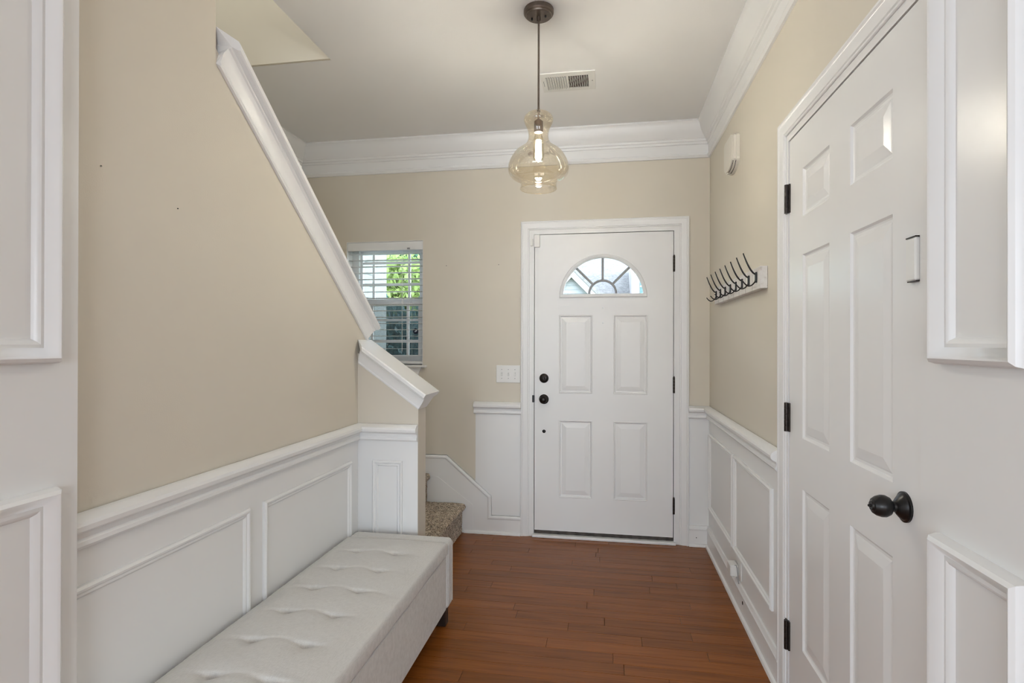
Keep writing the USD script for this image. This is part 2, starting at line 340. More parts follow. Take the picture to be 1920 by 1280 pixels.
obj('knee_wainscot', bx(XL+.004, KX-.001, YE-.005, YE+.001, 0, .86), 'trim', wl)
obj('panel_moulding', sweep(lambda a, b, v: (a, YE-.005-v, b), rect(-1.812, -1.655, .252, .728), PANEL, True), 'trim', wl, 30)
obj('pier_core', bx(XL-.129, -1.84, -3.05, -2.703, -.05, CEIL+.1), 'gloss', wl)
TLP = lambda a, b, v: (-1.84+v, a, b)
obj('pier_moulding', sweep(TLP, rect(-2.99, -2.757, 1.268, 2.45), PIERM, True), 'gloss', wl, 30, label='upper frame moulding on the left pier')
obj('pier_moulding', sweep(TLP, rect(-2.99, -2.757, .20, 1.0), PIERM, True), 'gloss', wl, 30, label='lower frame moulding on the left pier')

# stairwell above, and the room behind the camera
ce = boxcut((-3.4, 2.9, -8.4, .05, CEIL, CEIL+.16), (SHX, -2.037, -3.0, -1.150, CEIL-1, CEIL+1))
struct('ceiling', ce, 'ceil', 'flat white ceiling with an opening over the stairs')
struct('wall_stairwell_left', bx(SHX-.13, SHX, -3.15, .05, -.1, 5.3), 'beige', 'beige far side wall of the stairwell')
struct('wall_stairwell_front', bx(SHX, -1.9, -1.166, -1.151, CEIL+.0005, 5.3), 'beige', 'beige wall rising from the ceiling opening above the stairs')
struct('wall_stairwell_right', bx(-2.037, -1.9, -3.0, -1.17, CEIL+.161, 5.3), 'beige', 'beige upper wall over the hall side of the stairs')
struct('wall_stairwell_back', bx(SHX, -1.9, -3.15, -3.0, CEIL+.161, 5.3), 'beige', 'beige upper wall at the head of the stairs')
struct('ceiling_stairwell', bx(-3.0, -1.9, -3.15, .05, 5.31, 5.39), 'ceil', 'white ceiling high over the stairs')
wb = thing('wall_back', 'unseen beige walls of the room behind the hall, with added windows', kind='structure')
obj('drywall', boxcut((-3.4, 2.9, -8.35, -8.2, -.1, CEIL+.1), (-2.75, -1.05, -9, -8, .55, 2.35), (.05, 1.75, -9, -8, .55, 2.35)), 'beige', wb)
for b_ in (bx(-3.4, -3.25, -8.3, -3.0, -.1, CEIL+.1), bx(2.75, 2.9, -8.3, 0, -.1, CEIL+.1), bx(.15, 2.8, -2.95, -2.8, -.1, CEIL+.1), bx(-3.3, XL, -3.05, -2.95, -.1, CEIL+.1)): obj('drywall', b_, 'beige', wb)
for b_ in (bx(-2.75, -1.05, -8.34, -8.30, .55, 2.35), bx(.05, 1.75, -8.34, -8.30, .55, 2.35)): obj('added_window_backing', b_, 'vinyl', wb)  # added panels closing the invented openings behind the fill lights
for x0, x1 in ((-2.75, -1.05), (.05, 1.75)): obj('added_window_frame', boxcut((x0-.09, x1+.09, -8.20, -8.17, .46, 2.44), (x0, x1, -9, -8, .55, 2.35)), 'trim', wb)  # invented window surrounds, added to frame the fill panels
obj('added_window_frame', boxcut((-3.25, -3.21, -6.19, -4.21, .46, 2.44), (-4, -3, -6.1, -4.3, .55, 2.35)), 'trim', wb)  # invented surround round a fill panel; the wall has no opening here
struct('roof', bx(-4.2, 3.2, -9.0, .35, 5.4, 5.5), 'shingle', 'unseen roof slab closing the house above, placed to keep out the sun')  # unseen slab, placed to block sunlight from the rooms

# ------------------------------------------------------------------ trim
struct('trim_1', sweep(lambda x, y, v: (x, y, v), [(KX, YE-.005), (XL+.005, YE-.005), (XL+.005, -2.705)], RAIL), 'trim', 'white chair rail along the left wall and round the knee wall', smooth=25)
struct('trim_2', sweep(lambda x, y, v: (x, y, v), [(-.005, -1.521), (-.005, -.005), (DX1+.09, -.005)], RAIL), 'trim', 'white chair rail turning the corner right of the entry door', smooth=25)
struct('trim_3', sweep(lambda x, y, v: (x, y, v), [(DX0-.086, -.005), (-1.562, -.005)], RAIL), 'trim', 'short white chair rail left of the entry door', smooth=25)
CROWN = [(0, 0), (.086, 0), (.088, .010), (.080, .018), (.074, .030), (.070, .050), (.058, .078), (.042, .098), (.038, .106), (.032, .110), (.030, .122), (.022, .126), (.020, .138), (.014, .142), (.012, .196), (.016, .201), (.018, .210), (.014, .218), (.010, .224), (0, .226)]
struct('trim_4', sweep(lambda x, y, v: (x, y, CEIL-v), [(0, -2.94), (0, 0), (SHX, 0), (SHX, -1.166)], CROWN), 'trim', 'white crown moulding along the front and right walls', smooth=25)
struct('trim_5', sweep(TF, [(DX1+.094, 0), (DX1+.094, DZ+.088), (DX0-.090, DZ+.088), (DX0-.090, 0)], CASE), 'trim', 'white casing round the entry door', smooth=25)
struct('trim_6', sweep(TR, [(-2.4745, 2.136), (-1.522, 2.136), (-1.522, 0)][::-1], CASE), 'gloss', 'white casing round the closet door', smooth=25)
# stair caps: profile across (o outward from the wall, n up from the slope)
def cap_profile(width):
    face = [(0, 0), (.010, 0), (.013, .006), (.010, .012), (.012, .016), (.018, .040), (.028, .058), (.034, .062), (.036, .068), (.050, .070), (.056, .074), (.057, .088), (.052, .094)]
    return face+[(0, .0942)]+[(-width-b, n) for b, n in ((.052, .094), (.057, .088), (.056, .074), (.012, .062), (.010, 0))] + [(-width, 0)]
def cap(p0, p1, out, width, cut0=None):
    p0, p1, out = (np.array(q, float) for q in (p0, p1, out)); d = (p1-p0); L = np.linalg.norm(d); d /= L
    up = np.cross(out, d); up = up if up[2] > 0 else -up
    pr = cap_profile(width); poly = Polygon(pr).buffer(0)
    if poly.geom_type != 'Polygon': poly = max(poly.geoms, key=lambda g: g.area)
    m = trimesh.creation.extrude_polygon(poly, L, engine='earcut'); v = []
    for o, n, s in m.vertices:
        q = p0+out*o+up*n+d*s
        if cut0 is not None and s < 1e-6:                # vertical cut at the start: slide along d
            q = q - d*(q[cut0]-p0[cut0])/d[cut0] + d*max(o, 0)*1.0
        v.append(q)
    m.vertices = np.array(v); trimesh.repair.fix_winding(m); return orient(m)
struct('trim_7', cap((XL, -2.18, 2.208), (XL, -1.035, 2.208-SLOPE*1.145), (1, 0, 0), .129, 1), 'trim', 'long white cap moulding sloping down along the stair wall', smooth=25)
struct('trim_8', cap((XL, YE, 1.213), (KX+.003, YE, 1.213-.709*(KX+.003-XL)), (0, -1, 0), .115, 0), 'trim', 'short white sloping cap on the knee wall below the stair window', smooth=25)
SKIRT = [(-2.12, .53), (-1.757, .53), (-1.439, .260), (-1.439, .128), (DX0-.088, .128)]
sk = Polygon(SKIRT+[(DX0-.088, 0), (-2.12, 0)])
bf = thing('baseboard_front', 'white baseboard stepping up to the stair skirt left of the entry door', kind='structure')
obj('skirt_board', slab(TF, sk, -.002, .014), 'trim', bf)
obj('stringer_board', slab(TF, Polygon([(-2.12, .385), (-1.87, .385), (-1.82, .378), (-1.567, .195), (-1.567, 0), (-2.12, 0)]), 0, .0165), 'trim', bf)
BM = [(0, 0), (0, .010), (.004, .015), (.010, .019), (.018, .0195), (.022, .017), (.028, .0145), (.030, .010), (.030, 0)]
obj('cap_moulding', sweep(TF, SKIRT[::-1], BM), 'trim', bf, 25)
SHOE = [(0, 0), (.012, 0), (.012, .008), (.009, .015), (.004, .019), (0, .020)]
obj('shoe_moulding', sweep(lambda x, y, v: (x, y, v), [(DX0-.090, -.014), (-1.63, -.014)], SHOE), 'trim', bf, 25)
br = thing('baseboard_right', 'white baseboard and shoe along the right wall to the door corner', kind='structure')
BASE = [(0, 0), (.014, 0), (.014, .104), (.017, .106), (.018, .113), (.014, .119), (.012, .126), (.009, .133), (0, .135)]
obj('board', sweep(lambda x, y, v: (x, y, v), [(-.004, -1.53), (-.004, -.004), (DX1+.094, -.004)], BASE), 'trim', br, 25)
obj('shoe_moulding', sweep(lambda x, y, v: (x, y, v), [(-.018, -1.53), (-.018, -.018), (DX1+.094, -.018)], SHOE), 'trim', br, 25)
obj('cable_hole', cyl((-.0165, -.975, .078), (-.0195, -.975, .078), .0085, 16), 'black', br, label='black plugged cable hole')
obj('nail_hole', cyl((-.084, -.0165, .057), (-.084, -.019, .057), .003, 10), 'black', br)
bl = struct('baseboard_left', sweep(lambda x, y, v: (x, y, v), [(KX, YE-.005), (XL+.005, YE-.005), (XL+.005, -2.705)], BASE), 'trim', 'white baseboard behind the bench', smooth=25)

# ------------------------------------------------------------------ entry door
fd = thing('door_1', 'white four-panel entry door with a fan-shaped light', kind='structure')
d0, d1, db, dt = DX0+.004, DX1-.004, .043, DZ-.004
dcx = (d0+d1)/2
def dshape(cx, zb, r, rz=None, n=40):
    rz = rz or r; t = np.linspace(0, PI, n); return [(cx+r*math.cos(a), zb+rz*math.sin(a)) for a in t]
fan_hole = Polygon(dshape(dcx, 1.640, .268, .248))
PAN = [(a, b, c, d) for a, b in ((-.977, -.752), (-.614, -.391)) for c, d in ((.974, 1.503), (.270, .793))]
hole = sbox(d0, db, d1, dt)
for a, b, c, d in PAN: hole = hole.difference(sbox(a, c, b, d))
hole = hole.difference(fan_hole)
obj('slab', slab(TF, hole, -.044, 0.0), 'trim', fd)
RAISED = [(0, 0), (.004, .0025), (.009, .0), (.013, -.007), (.019, -.0075), (.024, -.0055), (.050, -.0005), (.053, -.0005)]
for a, b, c, d in PAN: obj('door_panel', rings(TF, a, b, c, d, RAISED, -.03), 'trim', fd)
FANM = [(0, 0), (0, .006), (.006, .012), (.014, .010), (.022, .006), (.026, .0), (.026, -.012), (0, -.012)]
fpath = dshape(dcx, 1.618, .291, .291, 48)
obj('fan_frame', sweep(TF, fpath, FANM, True), 'trim', fd, 30)
gz, gr, grz = 1.644, .264, .243
obj('glass_pane', slab(TF, Polygon(dshape(dcx, gz-.012, gr+.006, grz+.014)), -.024, -.021), 'pane', fd)
gr_m = [tube([(dcx+.09*math.cos(a), .018, gz+.09*math.sin(a)) for a in np.linspace(0, PI, 24)], .0085, 8)]
obj('grille_arc', gr_m[0], 'grille', fd, 40)
for a in (45, 90, 135):
    c, s = math.cos(math.radians(a)), math.sin(math.radians(a)); e = .262 if a != 90 else .243
    obj('grille_bar', tube([(dcx+.09*c, .018, gz+.09*s), (dcx+(e+.09)/2*c, .018, gz+(e+.09)/2*s), (dcx+e*c, .018, gz+e*s)], .0085, 8), 'grille', fd, 40)
for z in (1.549, 1.449): obj('screw_cap', lathe([(0, .003), (.004, .003), (.005, 0), (0, -.001)], (-.683, 0, z), 12, 'y-'), 'decal', fd, 30)
obj('deadbolt', lathe([(0, .018), (.007, .018), (.010, .0155), (.021, .0145), (.0285, .010), (.031, .004), (.032, 0), (0, 0)], (-1.078, 0, 1.074), 32, 'y-'), 'bronze', fd, 30, label='dark bronze deadbolt')
obj('deadbolt_turn', bx(-1.082, -1.074, -.030, -.016, 1.064, 1.088, .002), 'bronze', fd)
obj('knob', lathe([(0, .062), (.012, .0615), (.022, .056), (.0265, .047), (.025, .037), (.017, .029), (.011, .024), (.011, .013), (.020, .010), (.030, .006), (.033, .002), (.033, 0), (0, 0)], (-1.078, 0, .932), 32, 'y-'), 'bronze', fd, 30, label='dark bronze round knob')
obj('hole_cover', lathe([(0, .005), (.007, .004), (.0115, .001), (.0115, 0), (0, 0)], (-1.077, 0, .714), 20, 'y-'), 'black', fd, 30)
obj('strike_plate', bx(DX0-.012, DX0+.003, -.007, .012, .91, .958, .002), 'black', fd)
for z in (1.834, 1.04, .25):
    h = [cyl((DX1-.0005, -.0065, z-.052+.0208*k+.0004), (DX1-.0005, -.0065, z-.052+.0208*(k+1)-.0004), .0065, 12) for k in range(5)]
    obj('hinge', cat(h+[cyl((DX1-.0005, -.0065, z+.052), (DX1-.0005, -.0065, z+.057), .005, 10)]), 'hinge', fd, 30)
obj('door_sweep', bx(d0, d1, .004, .040, .020, .043), 'rubber', fd, label='worn dark sweep under the door')
obj('sill', bx(DX0-.01, DX1+.012, -.030, .16, 0, .018, .003), 'trim', fd)
for b_ in (bx(DX0-.036, DX0, -.003, .15, .0, DZ), bx(DX1, DX1+.040, -.003, .15, .0, DZ), bx(DX0-.036, DX1+.040, -.003, .15, DZ, DZ+.034)): obj('door_jamb', b_, 'trim', fd)
for b_ in (bx(DX0+.0, DX0+.012, .046, .06, .018, DZ), bx(DX1-.012, DX1, .046, .06, .018, DZ), bx(DX0, DX1, .046, .06, DZ-.012, DZ)): obj('weather_strip', b_, 'dark', fd)
sn = thing('door_sensor', 'small white alarm contact at the top left of the entry door', 'sensor', (-1.126, -.01, 2.0))
obj('transmitter', bx(-1.146, -1.106, -.024, -.001, 1.963, 2.047, .003), 'plastic', sn)
obj('magnet', bx(-1.168, -1.153, -.026, -.012, 1.972, 2.019, .002), 'plastic', sn)

# ------------------------------------------------------------------ closet door
cd = thing('door_2', 'white six-panel closet door on the right wall', kind='structure')
a0, a1 = -2.4705, -1.604
hole = sbox(a0, .012, a1, 2.050)
CP = [(-1.980, -1.738), (-2.358, -2.116)]
CZ_ = [(1.742, 1.916), (.985, 1.622), (.262, .822)]
for p in CP:
    for z in CZ_: hole = hole.difference(sbox(p[0], z[0], p[1], z[1]))
obj('slab', slab(TR, hole, -.035, 0), 'gloss', cd)
CRA = [(0, 0), (.005, .0), (.010, -.006), (.014, -.0075), (.021, -.0075), (.026, -.0060), (.050, -.0015), (.053, -.001)]
for p in CP:
    for z in CZ_: obj('door_panel', rings(TR, p[0], p[1], z[0], z[1], CRA, -.03), 'gloss', cd)
KY, KZ = -2.409, .949
kn_ = [(0, .071), (.010, .071), (.012, .068), (.0165, .067), (.0215, .060), (.0245, .050), (.0245, .042), (.020, .033), (.0125, .029), (.0115, .026), (.0125, .022), (.019, .017), (.027, .010), (.0295, .006), (.034, .0045), (.034, 0), (0, 0)]
obj('knob', lathe(kn_, (0, KY, KZ), 40, 'x-'), 'black', cd, 30, label='black privacy knob with a push lock')
obj('lock_button', lathe([(0, .077), (.0025, .0765), (.003, .071), (0, .070)], (0, KY, KZ), 12, 'x-'), 'bronze', cd, 30)
for z in (1.842, 1.045, .25):
    h = [cyl((-.0085, -1.600, z-.0525+.021*k+.0004), (-.0085, -1.600, z-.0525+.021*(k+1)-.0004), .0085, 12) for k in range(5)]
    obj('hinge', cat(h+[bx(-.006, .002, -1.616, -1.598, z-.052, z+.052), bx(-.0085, -.002, -1.5985, -1.583, z-.052, z+.052, .001)]), 'hinge', cd, 30)
for b_ in (bx(-.003, .14, -1.600, -1.578, 0, 2.08), bx(-.003, .14, -2.474, -1.600, 2.0535, 2.08)): obj('door_jamb', b_, 'gloss', cd)
obj('dark_gap_backing', bx(.14, .155, -2.49, -1.59, 0, 2.07), 'dark', cd)  # unseen near-black sheet, keeps the gaps round the door dark
cs = thing('closet_sensor', 'white alarm plate on the knob edge of the closet door', 'sensor', (-.006, -2.457, 1.495))
obj('cover', bx(-.0125, -.0005, -2.474, -2.435, 1.449, 1.542, .003), 'plastic', cs)
for b_ in (bx(-.0115, -.0006, -2.473, -2.434, 1.542, 1.5445), bx(-.010, -.0006, -2.473, -2.437, 1.4470, 1.449)): obj('end_slot', b_, 'hinge', cs)

# ------------------------------------------------------------------ window, sill, blind, sticker
wn = thing('window_1', 'small double-hung stair window with a perimeter grid', kind='structure')
fx0, fx1 = WX0+.055, WX1-.045
obj('frame', boxcut((WX0, WX1, .085, .150, WZ0, WZ1), (fx0, fx1, 0, 1, WZ0+.03, WZ1-.05)), 'vinyl', wn)
obj('jamb_lining', cat([bx(WX0-.001, WX0+.004, .001, .09, WZ0, WZ1), bx(WX1-.004, WX1+.001, .001, .09, WZ0, WZ1), bx(WX0, WX1, .001, .09, WZ1-.004, WZ1+.001)]), 'vinyl', wn)
zm = 1.605
def sash(y, z0, z1, bot, top, hz, name):
    s = obj(name, boxcut((fx0-.004, fx1+.004, y-.012, y+.012, z0, z1), (fx0+.018, fx1-.018, 0, 1, z0+bot, z1-top)), 'vinyl', wn)
    obj('pane', bx(fx0+.016, fx1-.016, y-.002, y+.002, z0+bot-.003, z1-top+.003), 'pane', s)
    for x in (fx0+.10, fx1-.10): obj('muntin', bx(x-.009, x+.009, y-.006, y+.006, z0+bot, z1-top), 'vinyl', s)
    for z in hz: obj('muntin', bx(fx0+.018, fx1-.018, y-.0062, y+.0062, z-.009, z+.009), 'vinyl', s)
    return s
sash(.098, WZ0+.012, 1.632, .052, .05, (1.326, 1.478), 'lower_sash')
sash(.126, 1.582, WZ1-.02, .05, .045, (1.741, 1.90), 'upper_sash')
obj('insect_screen', bx(fx0, fx1, .142, .1425, WZ0+.03, 1.60), 'screen', wn)
obj('sill', bx(WX0-.03, WX1+.030, -.035, .09, 1.139, WZ0, .004), 'trim', wn)
obj('apron', slab(lambda a, b, v: (a, -v, b), Polygon([(WX0-.01, 1.139), (WX1-.005, 1.139), (WX1-.02, 1.115), (WX1-.028, 1.085), (WX1-.045, 1.075), (WX0+.02, 1.075)]), 0, .016), 'trim', wn)
bd = thing('window_blind', 'white faux-wood blind with open slats inside the stair window', 'window blind', (-2.225, .04, 1.6))
obj('headrail', bx(WX0+.006, WX1-.004, .012, .065, 1.992, 2.034, .003), 'vinyl', bd)
obj('valance', bx(WX0+.006, WX1-.004, .003, .0115, 1.972, 2.032, .002), 'vinyl', bd)
nz = 17
for k in range(nz):
    z = 1.952-.0455*k
    s = bx(WX0+.010, WX1-.006, -.025, .025, -.0014, .0014, .0008)
    s.apply_transform(trimesh.transformations.rotation_matrix(math.radians(-1), (1, 0, 0))); s.apply_translation((0, .040, z))
    obj('slat', s, 'slat', bd)
obj('bottom_rail', bx(WX0+.010, WX1-.006, .016, .064, 1.162, 1.182, .003), 'vinyl', bd)
for x in (-2.41, -2.04):
    for y in (.0135, .0665): obj('ladder_cord', cyl((x, y, 1.18), (x, y, 1.995), .0009, 6), 'slat', bd)
for x in (-2.095, -2.090): obj('lift_cord', cyl((x, .008, 1.25), (x, .008, 1.975), .0010, 6), 'slat', bd)
obj('tilt_button', bx(-2.055, -2.035, -.001, .003, 1.976, 1.988, .001), 'grille', bd)
stk = thing('window_sticker', 'round navy sticker with a white mark on the lower right pane', 'sticker', (-2.022, .094, 1.395))
obj('backing', cat([lathe([(0, .0012), (.021, .0012), (.021, 0), (0, 0)], (-2.022, .0945, 1.397), 28, 'y-'), bx(-2.034, -2.010, .0932, .0944, 1.362, 1.368)]), 'navy', stk)
bird = Polygon([(-.014, -.006), (-.004, .000), (.002, .007), (.013, .008), (.006, .003), (.012, -.002), (.003, -.003), (-.003, -.008), (-.006, -.004)])
obj('mark', slab(lambda a, b, v: (-2.022+a, .0931-v, 1.398+b), bird, 0, .0006), 'decal', stk)

# ------------------------------------------------------------------ stairs
def carpet_block(x0, x1, y0, y1, z0, z1, nose=.022, step=.006):
    """Carpeted tread and riser as one rounded, softly lumpy skin (riser faces +x)."""
    r = .024
    prof = [(x1-.002, z0)]+[(x1-.002, z0+t*(z1-.05-z0)) for t in np.linspace(.1, 1, 22)]
    for a in np.linspace(-80, 90, 16): prof.append((x1+nose-r+r*math.cos(math.radians(a)), z1-r+r*math.sin(math.radians(a))))
    prof += [(x1+nose-r-t*(x1+nose-r-x0), z1) for t in np.linspace(.03, 1, 40)]
    prof = np.array(prof); ys = np.arange(y0, y1+1e-6, step); n = len(prof)
    v = np.array([[(p[0], y, p[1]) for p in prof] for y in ys]).reshape(-1, 3)
    d = meshkit.fbm(v*150, 2, 3)-.5; c = np.array([x0*.5+x1*.5, 0, z0]); nv = v-c; nv[:, 1] = 0; nv /= np.linalg.norm(nv, axis=1)[:, None]+1e-9
    v = v+nv*(d*.009+(meshkit.fbm(v*22, 2, 9)-.5)*.006)[:, None]
    i, j = np.meshgrid(np.arange(len(ys)-1), np.arange(n-1), indexing='ij'); a = i*n+j
    q = np.stack([a, a+1, a+n+1, a+n], -1).reshape(-1, 4); f = np.vstack([q[:, [0, 1, 2]], q[:, [0, 2, 3]]])
    return trimesh.Trimesh(v, f, process=False)
st = thing('staircase', 'brown speckled carpeted stairs starting behind the knee wall', 'stairs', (-1.9, -.5, 0))
y0s, y1s = YE+.1155, -.017
core = [bx(-1.92, -1.67, y0s, y1s, 0, .175), bx(-2.175, -1.926, y0s, y1s, 0, .372), bx(SHX+.02, -2.181, y0s, y1s, 0, .569)]
rz, go = .197, .256
for k in range(7): core.append(bx(SHX+.02, STX-.012, -1.02-go*(k+1), -1.021-go*k, .3+k*rz, .591+rz*(k+1)))
for c_ in core: obj('step_carcass', c_, 'trim', st)
obj('carpet_tread', carpet_block(-1.90, -1.640, y0s, y1s, .004, .203), 'carpet', st, True)
obj('carpet_tread', carpet_block(-2.155, -1.894, y0s, y1s, .204, .400), 'carpet', st, True)
obj('carpet_landing', carpet_block(SHX+.02, -2.149, y0s, y1s, .401, .597), 'carpet', st, True)
for k in range(7): obj('carpet_tread', rbox(SHX+.02, STX-.012, -1.02-go*(k+1), -.995-go*k, .565+rz*(k+1), .598+rz*(k+1), .012), 'carpet', st, 40)

# ------------------------------------------------------------------ storage bench
be = thing('storage_bench', 'long cream linen storage bench with a button-tufted lid along the left wall', 'bench', (-1.635, -1.95, 0))
bx0, bx1, by1, by0 = -1.872, -1.386, -1.192, -2.70
obj('box', rbox(bx0, bx1-.004, by0+.09, by1-.085, .075, .322, .006, 12), 'linen', be, 40)
obj('arm_panel', rbox(bx0-.004, bx1+.004, by1-.088, by1, .074, .388, .020, 20), 'linen', be, 40)
obj('arm_panel', rbox(bx0-.004, bx1+.004, by0, by0+.088, .074, .388, .020, 20), 'linen', be, 40)
ly0, ly1, lx0, lx1 = by0+.092, by1-.092, bx0-.002, bx1+.004
gx = np.linspace(lx0, lx1, 110); gy = np.linspace(ly0, ly1, 300); X, Y = np.meshgrid(gx, gy)
ex = np.minimum(X-lx0, lx1-X); ey = np.minimum(Y-ly0, ly1-Y); e = np.minimum(ex, ey)
rd = .009
Z = .389+.024*(1-np.exp(-np.clip(ex, 0, 1)/.055))*(1-np.exp(-np.clip(ey, 0, 1)/.05))
Z -= rd*(1-np.sqrt(np.clip(1-(1-np.clip(e/rd, 0, 1))**2, 0, 1)))
BT = [(bxp, -1.485-.185*k) for k in range(7) for bxp in (-1.729, -1.552)]
for bxp, byp in BT:
    rr = np.hypot(X-bxp, Y-byp)
    dx, dy = X-bxp, Y-byp
    Z -= .020*np.exp(-np.abs(dx)/.024)*np.where(dy > 0, np.exp(-(dy/.007)**2), np.exp(-np.abs(dy)/.016))+.010*np.exp(-rr/.040)+.005*np.exp(-(rr/.010)**2)
for k in range(7):
    yy = -1.485-.185*k
    for (xa, xb, s) in ((lx0, -1.729, -1), (-1.729, -1.552, 0), (-1.552, lx1, 1)):
        t = np.clip((X-xa)/(xb-xa), 0, 1); arc = yy+(.012*np.sin(PI*t) if s == 0 else -.02*(t if s > 0 else 1-t))
        m_ = (X >= xa) & (X <= xb); fade = np.ones_like(t) if s == 0 else np.exp(-np.abs(X-(xa if s > 0 else xb))/.07)
        Z -= np.where(m_, .0026*np.exp(-np.abs(Y-arc)/.006)*fade, 0)
Z += (meshkit.fbm(np.stack([X*14, Y*14, X*0], -1), 3, 5)-.5)*.004
ny, nx = X.shape; idx = np.arange(nx*ny).reshape(ny, nx)
top = np.stack([X, Y, Z], -1).reshape(-1, 3)
fq = np.stack([idx[:-1, :-1], idx[:-1, 1:], idx[1:, 1:], idx[1:, :-1]], -1).reshape(-1, 4)
per = np.concatenate([idx[0, :], idx[1:, -1], idx[-1, -2::-1], idx[-2:0:-1, 0]]); np_ = len(per)
levels = [.36, .342, .3355, .331]; ins = [0.0, 0.0, .002, .006]
vv = [top]; loops = [per]
cxy = np.array([(lx0+lx1)/2, (ly0+ly1)/2])
for z, i_ in zip(levels, ins):
    q = top[per].copy(); q[:, 2] = z
    q[:, 0] = np.clip(q[:, 0], lx0+i_, lx1-i_); q[:, 1] = np.clip(q[:, 1], ly0+i_, ly1-i_)
    q[:, 0] += np.where(q[:, 0] > lx1-.01, (meshkit.fbm(np.stack([q[:, 1]*9, q[:, 2]*20, q[:, 2]*0], -1), 2, 4)-.5)*.004, 0)
    loops.append(np.arange(np_)+sum(len(a) for a in vv)); vv.append(q)
f = [fq[:, [0, 1, 2]], fq[:, [0, 2, 3]]]
for A, B in zip(loops[:-1], loops[1:]):
    n2 = np.arange(np_); m2 = (n2+1) % np_
    f += [np.stack([A[n2], B[n2], B[m2]], 1), np.stack([A[n2], B[m2], A[m2]], 1)]
last = loops[-1]; cidx = sum(len(a) for a in vv); vv.append(np.array([[cxy[0], cxy[1], .331]]))
f.append(np.stack([last, np.full(np_, cidx), np.roll(last, -1)], 1))
lid = trimesh.Trimesh(np.vstack(vv), np.vstack(f), process=False); trimesh.repair.fix_winding(lid); orient(lid)
ld = obj('lid_cushion', lid, 'linen', be, 40)
for bxp, byp in BT: obj('tuft_button', lathe([(0, .0045), (.005, .0035), (.0075, 0), (.006, -.004), (0, -.004)], (bxp, byp, .3700), 14), 'linen', ld, 40)
obj('seam_piping', cat([tube([(lx1-.0015, y, .3775) for y in np.linspace(ly0+.01, ly1-.012, 40)], .0022, 6), tube([(x, ly1-.0015, .3775) for x in np.linspace(lx0+.01, lx1-.012, 20)], .0022, 6)]), 'linen', ld, 40)
obj('arm_seam', cat([tube([(bx1+.0045, by1-.012, z) for z in np.linspace(.09, .37, 20)], .0018, 6), tube([(bx1+.0045, by1-.076, z) for z in np.linspace(.09, .37, 20)], .0018, 6)]), 'linen', be, 40)
for x, y in ((-1.415, -1.262), (-1.84, -1.262), (-1.415, -2.63), (-1.84, -2.63)):
    obj('leg', bx(x-.024, x+.024, y-.024, y+.024, 0, .0755, .003), 'wood_leg', be)

# ------------------------------------------------------------------ pendant
PX, PY = -.948, -1.407
pn = thing('pendant_light', 'champagne glass gourd pendant lamp on a dark rod', 'pendant light', (PX, PY, CEIL))
ca = obj('canopy', lathe([(0, CEIL), (.062, CEIL), (.064, CEIL-.004), (.064, CEIL-.018), (.061, CEIL-.023), (.056, CEIL-.025), (.054, CEIL-.030), (.050, CEIL-.032), (0, CEIL-.032)], (PX, PY, 0), 48), 'lampmetal', pn, 30)
for s in (-1, 1): obj('canopy_screw', cyl((PX+s*.030, PY-.006*s, CEIL-.032), (PX+s*.030, PY-.006*s, CEIL-.040), .004, 10), 'black', ca, 30)
obj('rod', cat([cyl((PX, PY, 2.300), (PX, PY, CEIL-.030), .0042, 14), cyl((PX, PY, CEIL-.052), (PX, PY, CEIL-.030), .008, 14), cyl((PX, PY, 2.302), (PX, PY, 2.318), .0085, 14, .005)]), 'lampmetal', pn, 30)
GP = [(.010, 2.306), (.024, 2.305), (.042, 2.298), (.056, 2.288), (.0625, 2.275), (.062, 2.262), (.055, 2.246), (.047, 2.228), (.0425, 2.207), (.043, 2.190), (.050, 2.172), (.066, 2.156), (.092, 2.138), (.113, 2.112), (.126, 2.085), (.130, 2.063), (.127, 2.043), (.115, 2.025), (.096, 2.014), (.082, 2.009), (.0775, 2.002), (.077, 1.985), (.0775, 1.974)]
from scipy.interpolate import CubicSpline
g = np.array(GP); t = np.r_[0, np.cumsum(np.hypot(*np.diff(g, axis=0).T))]; cs_ = CubicSpline(t, g); gpt = cs_(np.linspace(0, t[-1], 90))
obj('glass_shade', lathe([(r, z) for r, z in gpt], (PX, PY, 0), 72), 'amber', pn, True)
obj('shade_rim', tube([(PX+.0777*math.cos(a), PY+.0777*math.sin(a), 1.973) for a in np.linspace(0, 2*PI, 60)], .0016, 6), 'amber', pn, 40)
obj('socket', cat([cyl((PX, PY, 2.215), (PX, PY, 2.262), .019, 24), cyl((PX, PY, 2.262), (PX, PY, 2.272), .019, 24, .008), cyl((PX, PY, 2.27), (PX, PY, 2.308), .0055, 14)]), 'lampmetal', pn, 30)
bulb = obj('bulb', lathe([(.0130, 2.214), (.0145, 2.205), (.021, 2.190), (.0235, 2.170), (.0235, 2.115), (.021, 2.100), (.014, 2.090), (0, 2.086)], (PX, PY, 0), 32), 'bulb', pn, True)
fil = [cyl((PX+.0110*math.cos(a), PY+.0110*math.sin(a), 2.106), (PX+.0080*math.cos(a), PY+.0080*math.sin(a), 2.182), .0034, 8) for a in np.arange(6)*PI/3]
obj('filament', cat(fil), 'filament', bulb)

